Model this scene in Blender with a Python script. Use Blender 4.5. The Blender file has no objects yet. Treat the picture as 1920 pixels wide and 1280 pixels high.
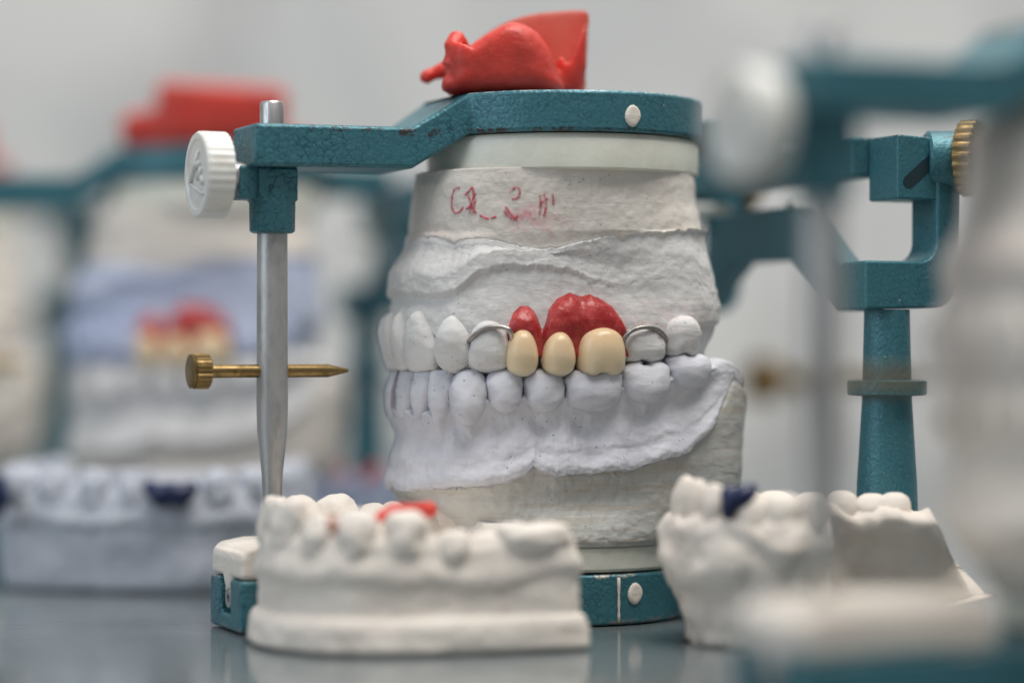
import bpy, bmesh, math, random
import numpy as np
from mathutils import Vector, noise, Matrix
random.seed(4); rng = np.random.RandomState(4)
U = 0.01                      # everything below is written in centimetres
scene = bpy.context.scene
col = scene.collection
# ------------------------------------------------------------------ camera, world, lamps, exposure
CAMY, CAMZ, FPX = -45.33, 5.35, 4533.0
cd = bpy.data.cameras.new('camera'); cam = bpy.data.objects.new('camera', cd); col.objects.link(cam)
cam.location = (0, CAMY*U, CAMZ*U); cam.rotation_euler = (math.radians(90), 0, 0)
cd.lens = 85; cd.sensor_width = 36; cd.clip_start = 0.01; cd.clip_end = 50
cd.dof.use_dof = True; cd.dof.focus_distance = 45.2*U; cd.dof.aperture_fstop = 3.5
scene.camera = cam
w = bpy.data.worlds.new('World'); scene.world = w; w.use_nodes = True
bg = w.node_tree.nodes['Background']; bg.inputs[0].default_value = (0.97, 0.98, 1.0, 1); bg.inputs[1].default_value = 0.27
def lamp(name, loc, target, size, power, color, shape='RECTANGLE', size_y=None):
    ld = bpy.data.lights.new(name, 'AREA'); ld.shape = shape; ld.size = size*U; ld.size_y = (size_y or size)*U
    ld.energy = power; ld.color = color
    o = bpy.data.objects.new(name, ld); col.objects.link(o); o.location = Vector(loc)*U
    o.rotation_euler = (Vector(target)-Vector(loc)).to_track_quat('-Z', 'Y').to_euler()
    return o
lamp('ceiling_lamp', (28, -38, 138), (0, 3, 0), 100, 17.5, (1.0, 0.955, 0.895), size_y=60)
lamp('window_light', (-130, -70, 75), (0, 5, 5), 90, 7.0, (0.80, 0.90, 1.0), size_y=110)
lamp('back_ceiling_lamp', (30, 35, 150), (0, 60, 20), 100, 9.5, (1.0, 0.97, 0.93), size_y=50)
scene.view_settings.view_transform = 'Standard'; scene.view_settings.look = 'None'
scene.view_settings.exposure = 0.0; scene.view_settings.gamma = 1
# ------------------------------------------------------------------ object helpers
def tag(o, label=None, cat=None, group=None, kind=None):
    for k, v in (('label', label), ('category', cat), ('group', group), ('kind', kind)):
        if v: o[k] = v
    return o
def thing(name, label, cat, loc=(0,0,0), rz=0, group=None):
    o = bpy.data.objects.new(name, None); col.objects.link(o); o.empty_display_size = 0.01
    o.location = Vector(loc)*U; o.rotation_euler = (0, 0, math.radians(rz))
    return tag(o, label, cat, group)
def mesh_obj(name, verts, faces, mat, parent=None, smooth=True, angle=None, bevel=0, seg=3):
    me = bpy.data.meshes.new(name)
    me.from_pydata([(v[0]*U, v[1]*U, v[2]*U) for v in verts], [], faces)
    bm = bmesh.new(); bm.from_mesh(me)
    bmesh.ops.remove_doubles(bm, verts=bm.verts, dist=1e-6)
    bmesh.ops.recalc_face_normals(bm, faces=bm.faces); bm.to_mesh(me); bm.free()
    me.materials.append(mat)
    if smooth: me.shade_smooth()
    if angle: me.set_sharp_from_angle(angle=math.radians(angle))
    o = bpy.data.objects.new(name, me); col.objects.link(o); o.parent = parent
    if bevel:
        b = o.modifiers.new('Bevel', 'BEVEL'); b.width = bevel*U; b.segments = seg; b.limit_method = 'ANGLE'
        b.angle_limit = math.radians(35); b.harden_normals = True
    return o
class MB:
    def __init__(s): s.v = []; s.f = []
    def add(s, v, f):
        n = len(s.v); s.v += [tuple(p) for p in v]; s.f += [tuple(i+n for i in q) for q in f]; return s
    def box(s, x0, x1, y0, y1, z0, z1):
        v = [(x, y, z) for x in (x0, x1) for y in (y0, y1) for z in (z0, z1)]
        return s.add(v, [(0,1,3,2),(4,6,7,5),(0,4,5,1),(2,3,7,6),(0,2,6,4),(1,5,7,3)])
    def prism(s, poly, fn, d0, d1):       # poly 2D, fn(p, d)->3D
        n = len(poly); v = [fn(p, d0) for p in poly]+[fn(p, d1) for p in poly]
        f = [tuple(range(n)), tuple(range(2*n-1, n-1, -1))]+[(i, (i+1)%n, n+(i+1)%n, n+i) for i in range(n)]
        return s.add(v, f)
    def lathe(s, prof, o=(0,0,0), ax=(0,0,1), n=40, rfn=None):   # prof: list of (dist along axis, radius)
        ax = Vector(ax).normalized(); t = Vector((0,0,1)) if abs(ax.z) < .9 else Vector((1,0,0))
        e1 = ax.cross(t).normalized(); e2 = ax.cross(e1)
        o = Vector(o); v = []; f = []
        for d, r in prof:
            for k in range(n):
                a = 2*math.pi*k/n; rr = r if rfn is None else r*rfn(k, d)
                v.append(o+ax*d+(e1*math.cos(a)+e2*math.sin(a))*rr)
        m = len(prof)
        for i in range(m-1):
            for k in range(n):
                f.append((i*n+k, i*n+(k+1)%n, (i+1)*n+(k+1)%n, (i+1)*n+k))
        f.append(tuple(range(n))); f.append(tuple(range((m-1)*n, m*n)))
        return s.add(v, f)
    def tube(s, pts, r, n=10):
        pts = [Vector(p) for p in pts]; v = []; f = []; m = len(pts)
        rr = r if isinstance(r, (list, tuple)) else [r]*m
        up = Vector((0.13, 0.2, 1)).normalized()
        for i, p in enumerate(pts):
            d = (pts[min(i+1, m-1)]-pts[max(i-1, 0)]).normalized()
            e1 = d.cross(up).normalized(); e2 = d.cross(e1)
            for k in range(n):
                a = 2*math.pi*k/n; v.append(p+(e1*math.cos(a)+e2*math.sin(a))*rr[i])
        for i in range(m-1):
            for k in range(n): f.append((i*n+k, i*n+(k+1)%n, (i+1)*n+(k+1)%n, (i+1)*n+k))
        f.append(tuple(range(n))); f.append(tuple(range((m-1)*n, m*n)))
        return s.add(v, f)
    def pillow(s, poly, y0, depth, p=0.6, n=8, back=0.4, fn=None):   # outline in (x,z) inflated in y
        c = np.mean(np.array(poly), 0); N = len(poly); rows = []; v = []
        for k in range(-n, n+1):
            t = k/n*math.pi/2; sc = math.cos(t)**p if abs(k) < n else 0.001
            d = math.sin(t)*(depth if k > 0 else back)
            for q in poly:
                x = c[0]+(q[0]-c[0])*sc; z = c[1]+(q[1]-c[1])*sc
                v.append((x, y0-d, z) if fn is None else fn(x, y0-d, z))
        f = []
        for i in range(2*n):
            for k in range(N): f.append((i*N+k, i*N+(k+1)%N, (i+1)*N+(k+1)%N, (i+1)*N+k))
        f.append(tuple(range(N))); f.append(tuple(range(2*n*N, 2*n*N+N)))
        return s.add(v, f)
    def build(s, name, mat, parent=None, **k): return mesh_obj(name, s.v, s.f, mat, parent, **k)
def remesh(o, vox, smooth=0, it=8):
    m = o.modifiers.new('Remesh', 'REMESH'); m.mode = 'VOXEL'; m.voxel_size = vox*U; m.use_smooth_shade = True
    if smooth:
        q = o.modifiers.new('Smooth', 'SMOOTH'); q.factor = smooth; q.iterations = it
    return o
def spline(pts, n=10, closed=False):
    P = [np.array(p, float) for p in pts]; out = []; m = len(P)
    for i in range(m if closed else m-1):
        g = (lambda k: P[k % m]) if closed else (lambda k: P[min(max(k, 0), m-1)])
        a, b, c, d = g(i-1), g(i), g(i+1), g(i+2)
        for j in range(n):
            t = j/n
            out.append(.5*((2*b)+(-a+c)*t+(2*a-5*b+4*c-d)*t*t+(-a+3*b-3*c+d)*t**3))
    if not closed: out.append(P[-1])
    return out
# ------------------------------------------------------------------ materials
class NT:
    def __init__(s, name):
        s.m = bpy.data.materials.new(name); s.m.use_nodes = True; s.t = s.m.node_tree; s.n = s.t.nodes; s.l = s.t.links
        s.b = s.n['Principled BSDF']
        tc = s.n.new('ShaderNodeTexCoord'); mp = s.n.new('ShaderNodeMapping'); mp.inputs['Scale'].default_value = (100,)*3
        s.l.new(tc.outputs['Object'], mp.inputs[0]); s.co = mp.outputs[0]
    def noise(s, scale, det=4, rough=.5, co=None, dist=0):
        n = s.n.new('ShaderNodeTexNoise'); n.inputs['Scale'].default_value = scale; n.inputs['Detail'].default_value = det
        n.inputs['Roughness'].default_value = rough; n.inputs['Distortion'].default_value = dist
        s.l.new(co or s.co, n.inputs['Vector']); return n.outputs[0]
    def vor(s, scale, feat='F1', co=None, out=0, rnd=1):
        n = s.n.new('ShaderNodeTexVoronoi'); n.feature = feat; n.inputs['Scale'].default_value = scale
        n.inputs['Randomness'].default_value = rnd
        s.l.new(co or s.co, n.inputs['Vector']); return n.outputs[out]
    def stretch(s, sc, rot=(0,0,0)):
        mp = s.n.new('ShaderNodeMapping'); mp.inputs['Scale'].default_value = sc; mp.inputs['Rotation'].default_value = rot
        s.l.new(s.co, mp.inputs[0]); return mp.outputs[0]
    def ramp(s, x, a, b, va=0., vb=1.):
        n = s.n.new('ShaderNodeMapRange'); n.inputs[1].default_value = a; n.inputs[2].default_value = b
        n.inputs[3].default_value = va; n.inputs[4].default_value = vb; n.interpolation_type = 'SMOOTHSTEP'
        s.l.new(x, n.inputs[0]); return n.outputs[0]
    def math(s, op, a, b=None):
        n = s.n.new('ShaderNodeMath'); n.operation = op
        for i, q in enumerate((a, b)):
            if q is None: continue
            if isinstance(q, (int, float)): n.inputs[i].default_value = q
            else: s.l.new(q, n.inputs[i])
        return n.outputs[0]
    def mix(s, f, a, b):
        n = s.n.new('ShaderNodeMix'); n.data_type = 'RGBA'
        for i, q in ((0, f), (6, a), (7, b)):
            if isinstance(q, tuple): n.inputs[i].default_value = (*q, 1)
            elif isinstance(q, (int, float)): n.inputs[i].default_value = q
            else: s.l.new(q, n.inputs[i])
        return n.outputs[2]
    def blob(s, c, r):            # 1 inside, 0 outside: distance from a point in centimetres
        n = s.n.new('ShaderNodeVectorMath'); n.operation = 'SUBTRACT'; s.l.new(s.co, n.inputs[0]); n.inputs[1].default_value = c
        d = s.n.new('ShaderNodeVectorMath'); d.operation = 'DIVIDE'; s.l.new(n.outputs[0], d.inputs[0]); d.inputs[1].default_value = r
        l = s.n.new('ShaderNodeVectorMath'); l.operation = 'LENGTH'; s.l.new(d.outputs[0], l.inputs[0])
        return s.ramp(l.outputs['Value'], 1, 0)
    def bump(s, h, dist, strength=1, prev=None):
        n = s.n.new('ShaderNodeBump'); n.inputs['Strength'].default_value = strength; n.inputs['Distance'].default_value = dist*U
        s.l.new(h, n.inputs['Height'])
        if prev: s.l.new(prev, n.inputs['Normal'])
        return n.outputs[0]
    def done(s, colr, rough=.5, nrm=None, **kw):
        b = s.b
        if isinstance(colr, tuple): b.inputs['Base Color'].default_value = (*colr, 1)
        else: s.l.new(colr, b.inputs['Base Color'])
        if isinstance(rough, float): b.inputs['Roughness'].default_value = rough
        else: s.l.new(rough, b.inputs['Roughness'])
        if nrm: s.l.new(nrm, b.inputs['Normal'])
        for k, v in kw.items():
            k = k.replace('_', ' '); b.inputs[k].default_value = v
        return s.m
def plaster(name, c, c2, pits=1.0, grain=1.0, stripes=0, smudges=()):
    n = NT(name)
    big = n.noise(.8, 5, .6); fine = n.noise(9, 6, .65)
    cc = n.mix(n.ramp(big, .38, .64), c, c2)
    cc = n.mix(n.ramp(fine, .5, .75, 0, .35), cc, tuple(x*.86 for x in c))
    if stripes:
        sn = n.noise(1.0, 5, .6, co=n.stretch((.6, .6, 7)))
        cc = n.mix(n.ramp(sn, .47, .62, 0, stripes), cc, (0.50, 0.46, 0.40))
    for cen, r, colr, amt in smudges:
        m = n.math('MULTIPLY', n.blob(cen, r), n.ramp(n.noise(5, 5, .7), .38, .66, 0, amt)); cc = n.mix(m, cc, colr)
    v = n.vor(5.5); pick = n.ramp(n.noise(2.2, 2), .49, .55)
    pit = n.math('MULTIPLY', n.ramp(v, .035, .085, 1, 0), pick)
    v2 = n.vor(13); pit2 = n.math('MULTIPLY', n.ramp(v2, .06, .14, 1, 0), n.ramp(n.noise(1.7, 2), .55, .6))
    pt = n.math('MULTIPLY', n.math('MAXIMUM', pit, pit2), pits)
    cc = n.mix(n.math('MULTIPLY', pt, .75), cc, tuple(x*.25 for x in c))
    sm = n.noise(2.2, 5, .62, co=n.stretch((.7, .7, 2.2), (.3, .2, 0)), dist=.6)
    h = n.math('ADD', n.math('MULTIPLY', fine, .22*grain), n.math('MULTIPLY', sm, .55*grain))
    nr = n.bump(h, .045); nr = n.bump(n.math('SUBTRACT', 1., pt), .04, .9, nr)
    return n.done(cc, .72, nr, Subsurface_Weight=.0, Specular_IOR_Level=.25)
def teal_paint():
    n = NT('hammered_teal_paint')
    wob = n.noise(6, 3)
    mixv = n.n.new('ShaderNodeVectorMath'); mixv.operation = 'ADD'
    wv = n.n.new('ShaderNodeTexNoise'); wv.inputs['Scale'].default_value = 7; n.l.new(n.co, wv.inputs['Vector'])
    sc = n.n.new('ShaderNodeVectorMath'); sc.operation = 'SCALE'; sc.inputs['Scale'].default_value = .16; n.l.new(wv.outputs['Color'], sc.inputs[0])
    n.l.new(n.co, mixv.inputs[0]); n.l.new(sc.outputs[0], mixv.inputs[1])
    ce = n.vor(6.0, 'DISTANCE_TO_EDGE', co=mixv.outputs[0])
    sep = n.n.new('ShaderNodeSeparateXYZ'); n.l.new(n.co, sep.inputs[0]); X_, Z_ = sep.outputs[0], sep.outputs[2]
    amount = n.math('MULTIPLY', n.ramp(n.noise(.45, 2), .42, .58, .35, 1), n.ramp(X_, 1.6, 3.2, .45, 1))
    crack = n.math('MULTIPLY', n.math('MULTIPLY', n.ramp(ce, .0, .09, 1, 0), n.ramp(n.noise(4.5, 3), .40, .55)), amount)
    base = n.mix(n.noise(22, 5, .7), (0.020, 0.108, 0.138), (0.085, 0.262, 0.315))
    flake = n.math('MULTIPLY', n.ramp(n.vor(24), .10, .22, 1, 0), n.ramp(n.noise(9, 2), .5, .62)); base = n.mix(n.math('MULTIPLY', flake, .45), base, (0.28, 0.46, 0.52))
    base = n.mix(n.math('MULTIPLY', crack, .85), base, (0.008, 0.045, 0.075))
    chip = n.math('MULTIPLY', n.ramp(n.noise(7, 4, .7), .69, .71), n.ramp(n.noise(1.1, 2), .5, .6))
    base = n.mix(n.math('MULTIPLY', chip, .8), base, (0.55, 0.55, 0.52))
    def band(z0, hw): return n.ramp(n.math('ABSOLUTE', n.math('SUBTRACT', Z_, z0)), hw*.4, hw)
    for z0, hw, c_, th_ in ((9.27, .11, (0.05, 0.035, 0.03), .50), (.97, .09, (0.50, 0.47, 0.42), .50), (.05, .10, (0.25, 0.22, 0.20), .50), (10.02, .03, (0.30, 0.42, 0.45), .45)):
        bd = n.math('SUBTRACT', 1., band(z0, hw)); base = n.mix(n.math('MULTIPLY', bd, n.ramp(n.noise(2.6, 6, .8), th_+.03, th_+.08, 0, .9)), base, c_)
    nr = n.bump(n.math('ADD', n.math('MULTIPLY', n.math('MULTIPLY', ce, amount), 1.0), n.math('MULTIPLY', n.noise(14, 4), .5)), .05, .55)
    return n.done(base, .38, nr, Metallic=.25, Specular_IOR_Level=.5)
def metal(name, c, rough, scr=.0, stretch=(1, 1, 1)):
    n = NT(name); x = n.noise(5, 6, .7, co=n.stretch(stretch))
    cc = n.mix(n.ramp(x, .4, .7), c, tuple(q*.62 for q in c))
    st = n.math('MULTIPLY', n.ramp(n.noise(3.2, 4, .6), .60, .68), .6)
    cc = n.mix(st, cc, tuple(q*.4 for q in c))
    return n.done(cc, n.ramp(x, .3, .7, rough, rough+.2), n.bump(x, .012, .6), Metallic=1.0)
def wax(name, c, sub=.5, rough=.35, bumpd=.03, sr=1.0, worn=0):
    n = NT(name); cc = n.mix(n.ramp(n.noise(1.3, 4, .6), .35, .7), c, tuple(q*.75 for q in c))
    if worn:
        g = n.n.new('ShaderNodeNewGeometry'); cc = n.mix(n.ramp(g.outputs['Pointiness'], .52, .60, 0, worn), cc, (0.72, 0.30, 0.26))
    n.b.inputs['Subsurface Radius'].default_value = (1, .25, .15); n.b.inputs['Subsurface Scale'].default_value = .35*U*sr
    return n.done(cc, rough, n.bump(n.noise(4, 4, .55), bumpd, .7), Subsurface_Weight=sub)
M_teal = teal_paint()
M_steel = metal('brushed_steel', (0.62, 0.62, 0.62), .28, stretch=(4, 4, .6))
M_wire = metal('dark_steel_wire', (0.42, 0.40, 0.38), .3)
M_rod = NT('dull_aluminium'); M_rod = M_rod.done(M_rod.mix(M_rod.ramp(M_rod.noise(2.5, 5, .65, co=M_rod.stretch((1.5, 1.5, .6))), .4, .75), (0.50, 0.50, 0.49), (0.36, 0.36, 0.36)), .42, Metallic=.75)
M_brass = metal('aged_brass', (0.31, 0.215, 0.095), .30)
M_slot_shade = NT('dark_teal_slot_shade').done((0.008, 0.030, 0.042), .6)  # near-black teal: shade inside the hinge slot, put into the colour
M_dark = NT('dark_recess').done((0.012, 0.014, 0.016), .7)
M_knob = NT('white_nylon'); M_knob = M_knob.done(M_knob.mix(M_knob.ramp(M_knob.noise(2.5, 4), .5, .75, 0, .5), (0.80, 0.79, 0.75), (0.62, 0.57, 0.48)), .32, Subsurface_Weight=.1)
n = NT('cream_plastic'); M_plate = n.done(n.mix(n.ramp(n.noise(1.2, 5, .6), .4, .7), (0.86, 0.82, 0.72), (0.78, 0.735, 0.63)), .42, n.bump(n.noise(8, 4), .015, .6), Subsurface_Weight=.15)
M_mount_up = plaster('warm_plaster', (0.78, 0.735, 0.68), (0.72, 0.67, 0.615), .5, 1.0,
    smudges=[((1.65, 1.85, 7.72), (.50, .8, .34), (0.75, 0.22, 0.27), 1.), ((1.35, 2.0, 7.5), (.9, 1.0, .5), (0.74, 0.50, 0.50), .8), ((3.0, .5, 7.3), (1.0, 1.0, .5), (0.74, 0.52, 0.52), .6)])
M_stone_up = plaster('white_dental_stone', (0.72, 0.715, 0.71), (0.65, 0.64, 0.63), .9, 1.0,
    smudges=[((-.9, 2.7, 5.8), (1.5, 1.2, .6), (0.72, 0.48, 0.46), .5)])
M_stone_low = plaster('lavender_dental_stone', (0.67, 0.68, 0.735), (0.55, 0.56, 0.62), 1.8, .9)
M_mount_low = plaster('grey_beige_plaster', (0.58, 0.58, 0.555), (0.50, 0.51, 0.50), .8, 1.2, stripes=.8)
M_cream = plaster('cream_plaster', (0.82, 0.765, 0.70), (0.78, 0.715, 0.65), .2, .8)
M_cream2 = plaster('ivory_plaster', (0.80, 0.74, 0.67), (0.75, 0.68, 0.61), .3, .8)
M_pinkish = plaster('pinkish_plaster', (0.76, 0.71, 0.66), (0.71, 0.63, 0.58), .3, .8)
M_bluestone = plaster('blue_grey_dental_stone', (0.54, 0.57, 0.64), (0.48, 0.51, 0.58), .3, 1.)
M_lav2 = plaster('blue_lavender_stone', (0.43, 0.49, 0.66), (0.50, 0.54, 0.66), .3, 1.)
M_redwax = wax('red_modelling_wax', (0.66, 0.06, 0.04), .8, .45, .05, 1.3, .5)
M_gum = wax('pink_red_gum_acrylic', (0.50, 0.050, 0.050), .5, .33, .07, .7)
M_acryl = wax('ivory_acrylic_tooth', (0.80, 0.64, 0.42), .25, .30, .012, .4)
n = NT('ivory_acrylic'); sp_ = n.n.new('ShaderNodeSeparateXYZ'); n.l.new(n.co, sp_.inputs[0])
cc = n.mix(n.ramp(sp_.outputs[2], 4.80, 5.55), (0.80, 0.67, 0.46), (0.77, 0.57, 0.35)); cc = n.mix(n.ramp(sp_.outputs[2], 4.85, 4.70), cc, (0.70, 0.62, 0.50))
n.b.inputs['Subsurface Radius'].default_value = (1, .5, .3); n.b.inputs['Subsurface Scale'].default_value = .12*U
M_acryl = n.done(cc, .30, n.bump(n.noise(5, 3), .012, .6), Subsurface_Weight=.4)
n = NT('gum_acrylic'); cc = n.mix(n.ramp(n.noise(2.6, 5, .65), .42, .66), (0.38, 0.022, 0.024), (0.56, 0.085, 0.080))
n.b.inputs['Subsurface Radius'].default_value = (1, .25, .15); n.b.inputs['Subsurface Scale'].default_value = .25*U
M_gum = n.done(cc, .27, n.bump(n.noise(3.5, 5, .6), .06, .8), Subsurface_Weight=.6)
n = NT('translucent_wax_sheet'); n.b.inputs['IOR'].default_value = 1.4
M_sheet = n.done(n.mix(n.ramp(n.noise(1.5, 4), .4, .7), (0.93, 0.20, 0.15), (0.90, 0.13, 0.09)), .48, n.bump(n.noise(3, 4), .04, .6), Transmission_Weight=.55, Subsurface_Weight=.0)
M_navy = wax('navy_blue_wax', (0.006, 0.018, 0.080), .05, .35, .04)
n = NT('red_pencil'); tr = n.n.new('ShaderNodeBsdfTransparent'); mx = n.n.new('ShaderNodeMixShader')
n.done((0.66, 0.09, 0.14), .7); n.l.new(n.ramp(n.noise(12, 5, .8), .36, .60, 0, .75), mx.inputs[0]); n.l.new(tr.outputs[0], mx.inputs[1]); n.l.new(n.b.outputs[0], mx.inputs[2])
n.l.new(mx.outputs[0], n.n['Material Output'].inputs[0]); M_pencil = n.m
# ------------------------------------------------------------------ the setting
n = NT('grey_glossy_table'); t_n = n.noise(.35, 4)
M_table = n.done(n.mix(n.ramp(t_n, .35, .7), (0.15, 0.175, 0.185), (0.12, 0.145, 0.155)), n.ramp(n.noise(1.5, 5, .7, co=n.stretch((.5, 3, 1))), .4, .7, .10, .20), n.bump(n.math('ADD', n.noise(.5, 3), n.math('MULTIPLY', n.ramp(n.noise(1.2, 6, .7, co=n.stretch((.25, 4, 1), (0, 0, .25))), .60, .63), .5)), .012, .5), Specular_IOR_Level=.6)
tag(MB().box(-90, 90, -60, 72, -2.5, 0).build('table_top', M_table, smooth=False, bevel=.4), kind='structure')
n = NT('painted_wall'); a_ = n.noise(.05, 5, .6, dist=1.2); b_ = n.noise(.16, 4, .6, co=n.stretch((1, 1, .35), (0, .7, 0)))
wc = n.mix(n.ramp(a_, .40, .60), (0.72, 0.72, 0.70), (0.58, 0.59, 0.59)); wc = n.mix(n.ramp(b_, .50, .66, 0, .6), wc, (0.40, 0.40, 0.40))
M_wall = n.done(wc, .8, n.bump(b_, .1, .5))
tag(MB().box(-160, 160, 75, 78, -60, 180).build('wall', M_wall, smooth=False), kind='structure')

# ------------------------------------------------------------------ frame of the articulator in focus
TH = math.radians(24); CX, CY = 1.0, 2.3
FV = (-math.cos(TH), -math.sin(TH)); NV = (math.sin(TH), -math.cos(TH))
def to_px(a, b, z):
    x = CX+FV[0]*a+NV[0]*b; y = CY+FV[1]*a+NV[1]*b; d = y-CAMY
    return 960+x/d*FPX, 640-(z-CAMZ)/d*FPX, d
def z_of(py, d): return CAMZ-(py-640)/FPX*d
QA = 0.4                      # polar centre of the casts lies at a = QA on the midline
def polar_fn(pts):            # pts on the near half in (a,b); symmetric
    P = spline(pts, 20); ph = [math.atan2(p[1], p[0]-QA) for p in P]; r = [math.hypot(p[0]-QA, p[1]) for p in P]
    i = np.argsort(ph); ph = np.array(ph)[i]; r = np.array(r)[i]
    return lambda phi: np.interp(np.abs(phi), ph, r)
ARCH_U = polar_fn([(3.55,0),(3.42,.7),(2.85,1.62),(1.5,2.15),(0,2.45),(-1.5,2.66),(-2.2,2.35),(-2.6,1.5),(-2.7,0)])
ARCH_L = polar_fn([(3.50,0),(3.36,.7),(2.80,1.60),(1.5,2.15),(0,2.48),(-1.5,2.72),(-2.5,2.62),(-2.95,2.1),(-3.1,1.2),(-3.15,0)])
def disc_fn(R):
    def f(phi):
        c = np.cos(phi); return QA*-c+np.sqrt(np.maximum(R*R-(QA*np.sin(phi))**2, .01))
    return f
def px_tab(arch):
    ph = np.linspace(0, math.radians(165), 400); r = arch(ph); a = QA+r*np.cos(ph); b = r*np.sin(ph)
    px = np.array([to_px(x, y, 5)[0] for x, y in zip(a, b)]); d = np.array([to_px(x, y, 5)[2] for x, y in zip(a, b)])
    k = int(np.argmax(px)); return px[:k+1], ph[:k+1], d[:k+1]
TAB_U, TAB_L = px_tab(ARCH_U), px_tab(ARCH_L)
def zline(pts, tab, jit=.5):          # heights given where they are seen on the near side
    xs = np.array([p[0] for p in pts], float); ys = np.array([p[1] for p in pts], float)
    phs = np.interp(xs, tab[0], tab[1]); ds = np.interp(xs, tab[0], tab[2]); zs = CAMZ-(ys-640)/FPX*ds
    o = np.argsort(phs); phs = phs[o]; zs = zs[o]
    return lambda phi: np.interp(np.abs(phi), phs, zs)+(.02*np.sin(phi*23+1)+.015*np.sin(phi*47+2)+.012*np.sin(phi*91)+.008*np.sin(phi*173+.5))*jit*.38
def const(v): return lambda phi: np.zeros_like(phi)+v
class Loft:
    """closed body: wavy layers (height and radius as functions of angle) joined by smooth steps"""
    def __init__(s, layers, nphi=480, noise_amp=.03, noise_sc=1.4, seed=0, cap=True):
        s.phi = np.linspace(-math.pi, math.pi, nphi, endpoint=False); Z = []; R = []; s.cap = cap
        for i in range(len(layers)-1):
            z0, r0, m, k = layers[i]; z1, r1 = layers[i+1][:2]
            for j in range(m):
                t = j/m; tt = t*t*(3-2*t) if k == 's' else (t**.5 if k == 'o' else (t**2 if k == 'i' else t))
                Z.append(z0(s.phi)*(1-t)+z1(s.phi)*t); R.append(r0(s.phi)*(1-tt)+r1(s.phi)*tt)
        Z.append(layers[-1][0](s.phi)); R.append(layers[-1][1](s.phi))
        s.Z = np.array(Z); s.R = np.array(R)
        if noise_amp:
            for i in range(s.Z.shape[0]):
                for j in range(nphi):
                    a = math.cos(s.phi[j])*s.R[i,j]; b = math.sin(s.phi[j])*s.R[i,j]; z = s.Z[i,j]
                    p = Vector((a*noise_sc+seed, b*noise_sc, z*noise_sc))
                    s.R[i,j] += noise_amp*(noise.noise(p)+.5*noise.noise(p*2.3)+.35*noise.noise(p*5.1)+.2*noise.noise(p*11))
    def mesh(s):
        m, n = s.Z.shape; A = QA+s.R*np.cos(s.phi); B = s.R*np.sin(s.phi)
        v = list(zip(A.ravel().tolist(), B.ravel().tolist(), s.Z.ravel().tolist()))
        f = [(i*n+j, i*n+(j+1)%n, (i+1)*n+(j+1)%n, (i+1)*n+j) for i in range(m-1) for j in range(n)]
        if s.cap: f += [tuple(range(n)), tuple(range((m-1)*n, m*n))]
        return v, f
    def build(s, name, mat, parent): return mesh_obj(name, *s.mesh(), mat, parent)
    def r_at(s, phi, z):
        n = len(s.phi); k = int(round((phi+math.pi)/(2*math.pi)*n)) % n
        zz = s.Z[:,k]; rr = s.R[:,k]
        return float(np.interp(z, zz, rr)) if zz[-1] > zz[0] else float(np.interp(z, zz[::-1], rr[::-1]))
    def at_px(s, px, py, off=0.):      # near-side surface point seen at a pixel of the focus view
        lo, hi = math.radians(-40), math.radians(150)
        for _ in range(26):
            m = (lo+hi)/2; r = 2.5; d = 45.
            z = z_of(py, d)
            for _ in range(2):
                r = s.r_at(m, z)+off; q = to_px(QA+r*math.cos(m), r*math.sin(m), z); z = z_of(py, q[2])
            if q[0] < px: lo = m
            else: hi = m
        return (QA+r*math.cos(m), r*math.sin(m), z), m, r
def off(f, o): return (lambda phi: f(phi)+(o(phi) if callable(o) else o))
def mixr(f, g, t): return lambda phi: f(phi)*(1-t)+g(phi)*t

# ------------------------------------------------------------------ teeth
RINGS = {
 'false_canine': [(1.02,0,0),(1.0,.22,.2),(.94,.46,.4),(.82,.71,.60),(.6,.92,.82),(.3,1,.95),(0,.98,1),(-.35,.88,.97),(-.65,.72,.88),(-.87,.50,.7),(-1,.25,.4),(-1.02,0,0)],
 'incisor': [(1.0,.0,.0),(1.0,.55,.25),(.985,.80,.38),(.93,.90,.52),(.7,.97,.68),(.3,1,.88),(0,.95,.97),(-.3,.84,1),(-.6,.65,.95),(-.85,.42,.8),(-1,.2,.4),(-1.02,0,0)],
 'canine': [(1.03,0,0),(1.0,.24,.2),(.92,.50,.42),(.78,.75,.62),(.5,.94,.82),(.2,1,.95),(-.1,.97,1),(-.4,.88,1),(-.65,.72,.93),(-.87,.46,.75),(-1,.2,.4),(-1.02,0,0)],
 'premolar': [(1.02,0,0),(1.0,.35,.3),(.92,.62,.52),(.78,.84,.74),(.5,.98,.94),(.15,1,1.02),(-.3,.93,1.02),(-.6,.80,.95),(-.85,.54,.78),(-1,.2,.4),(-1.02,0,0)],
 'molar': [(1,.0,0),(1,.45,.3),(.96,.72,.55),(.85,.88,.77),(.6,.98,.95),(.2,1,1.05),(-.2,.97,1.05),(-.6,.85,.95),(-.85,.6,.8),(-1,.25,.4),(-1.02,0,0)]}
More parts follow.
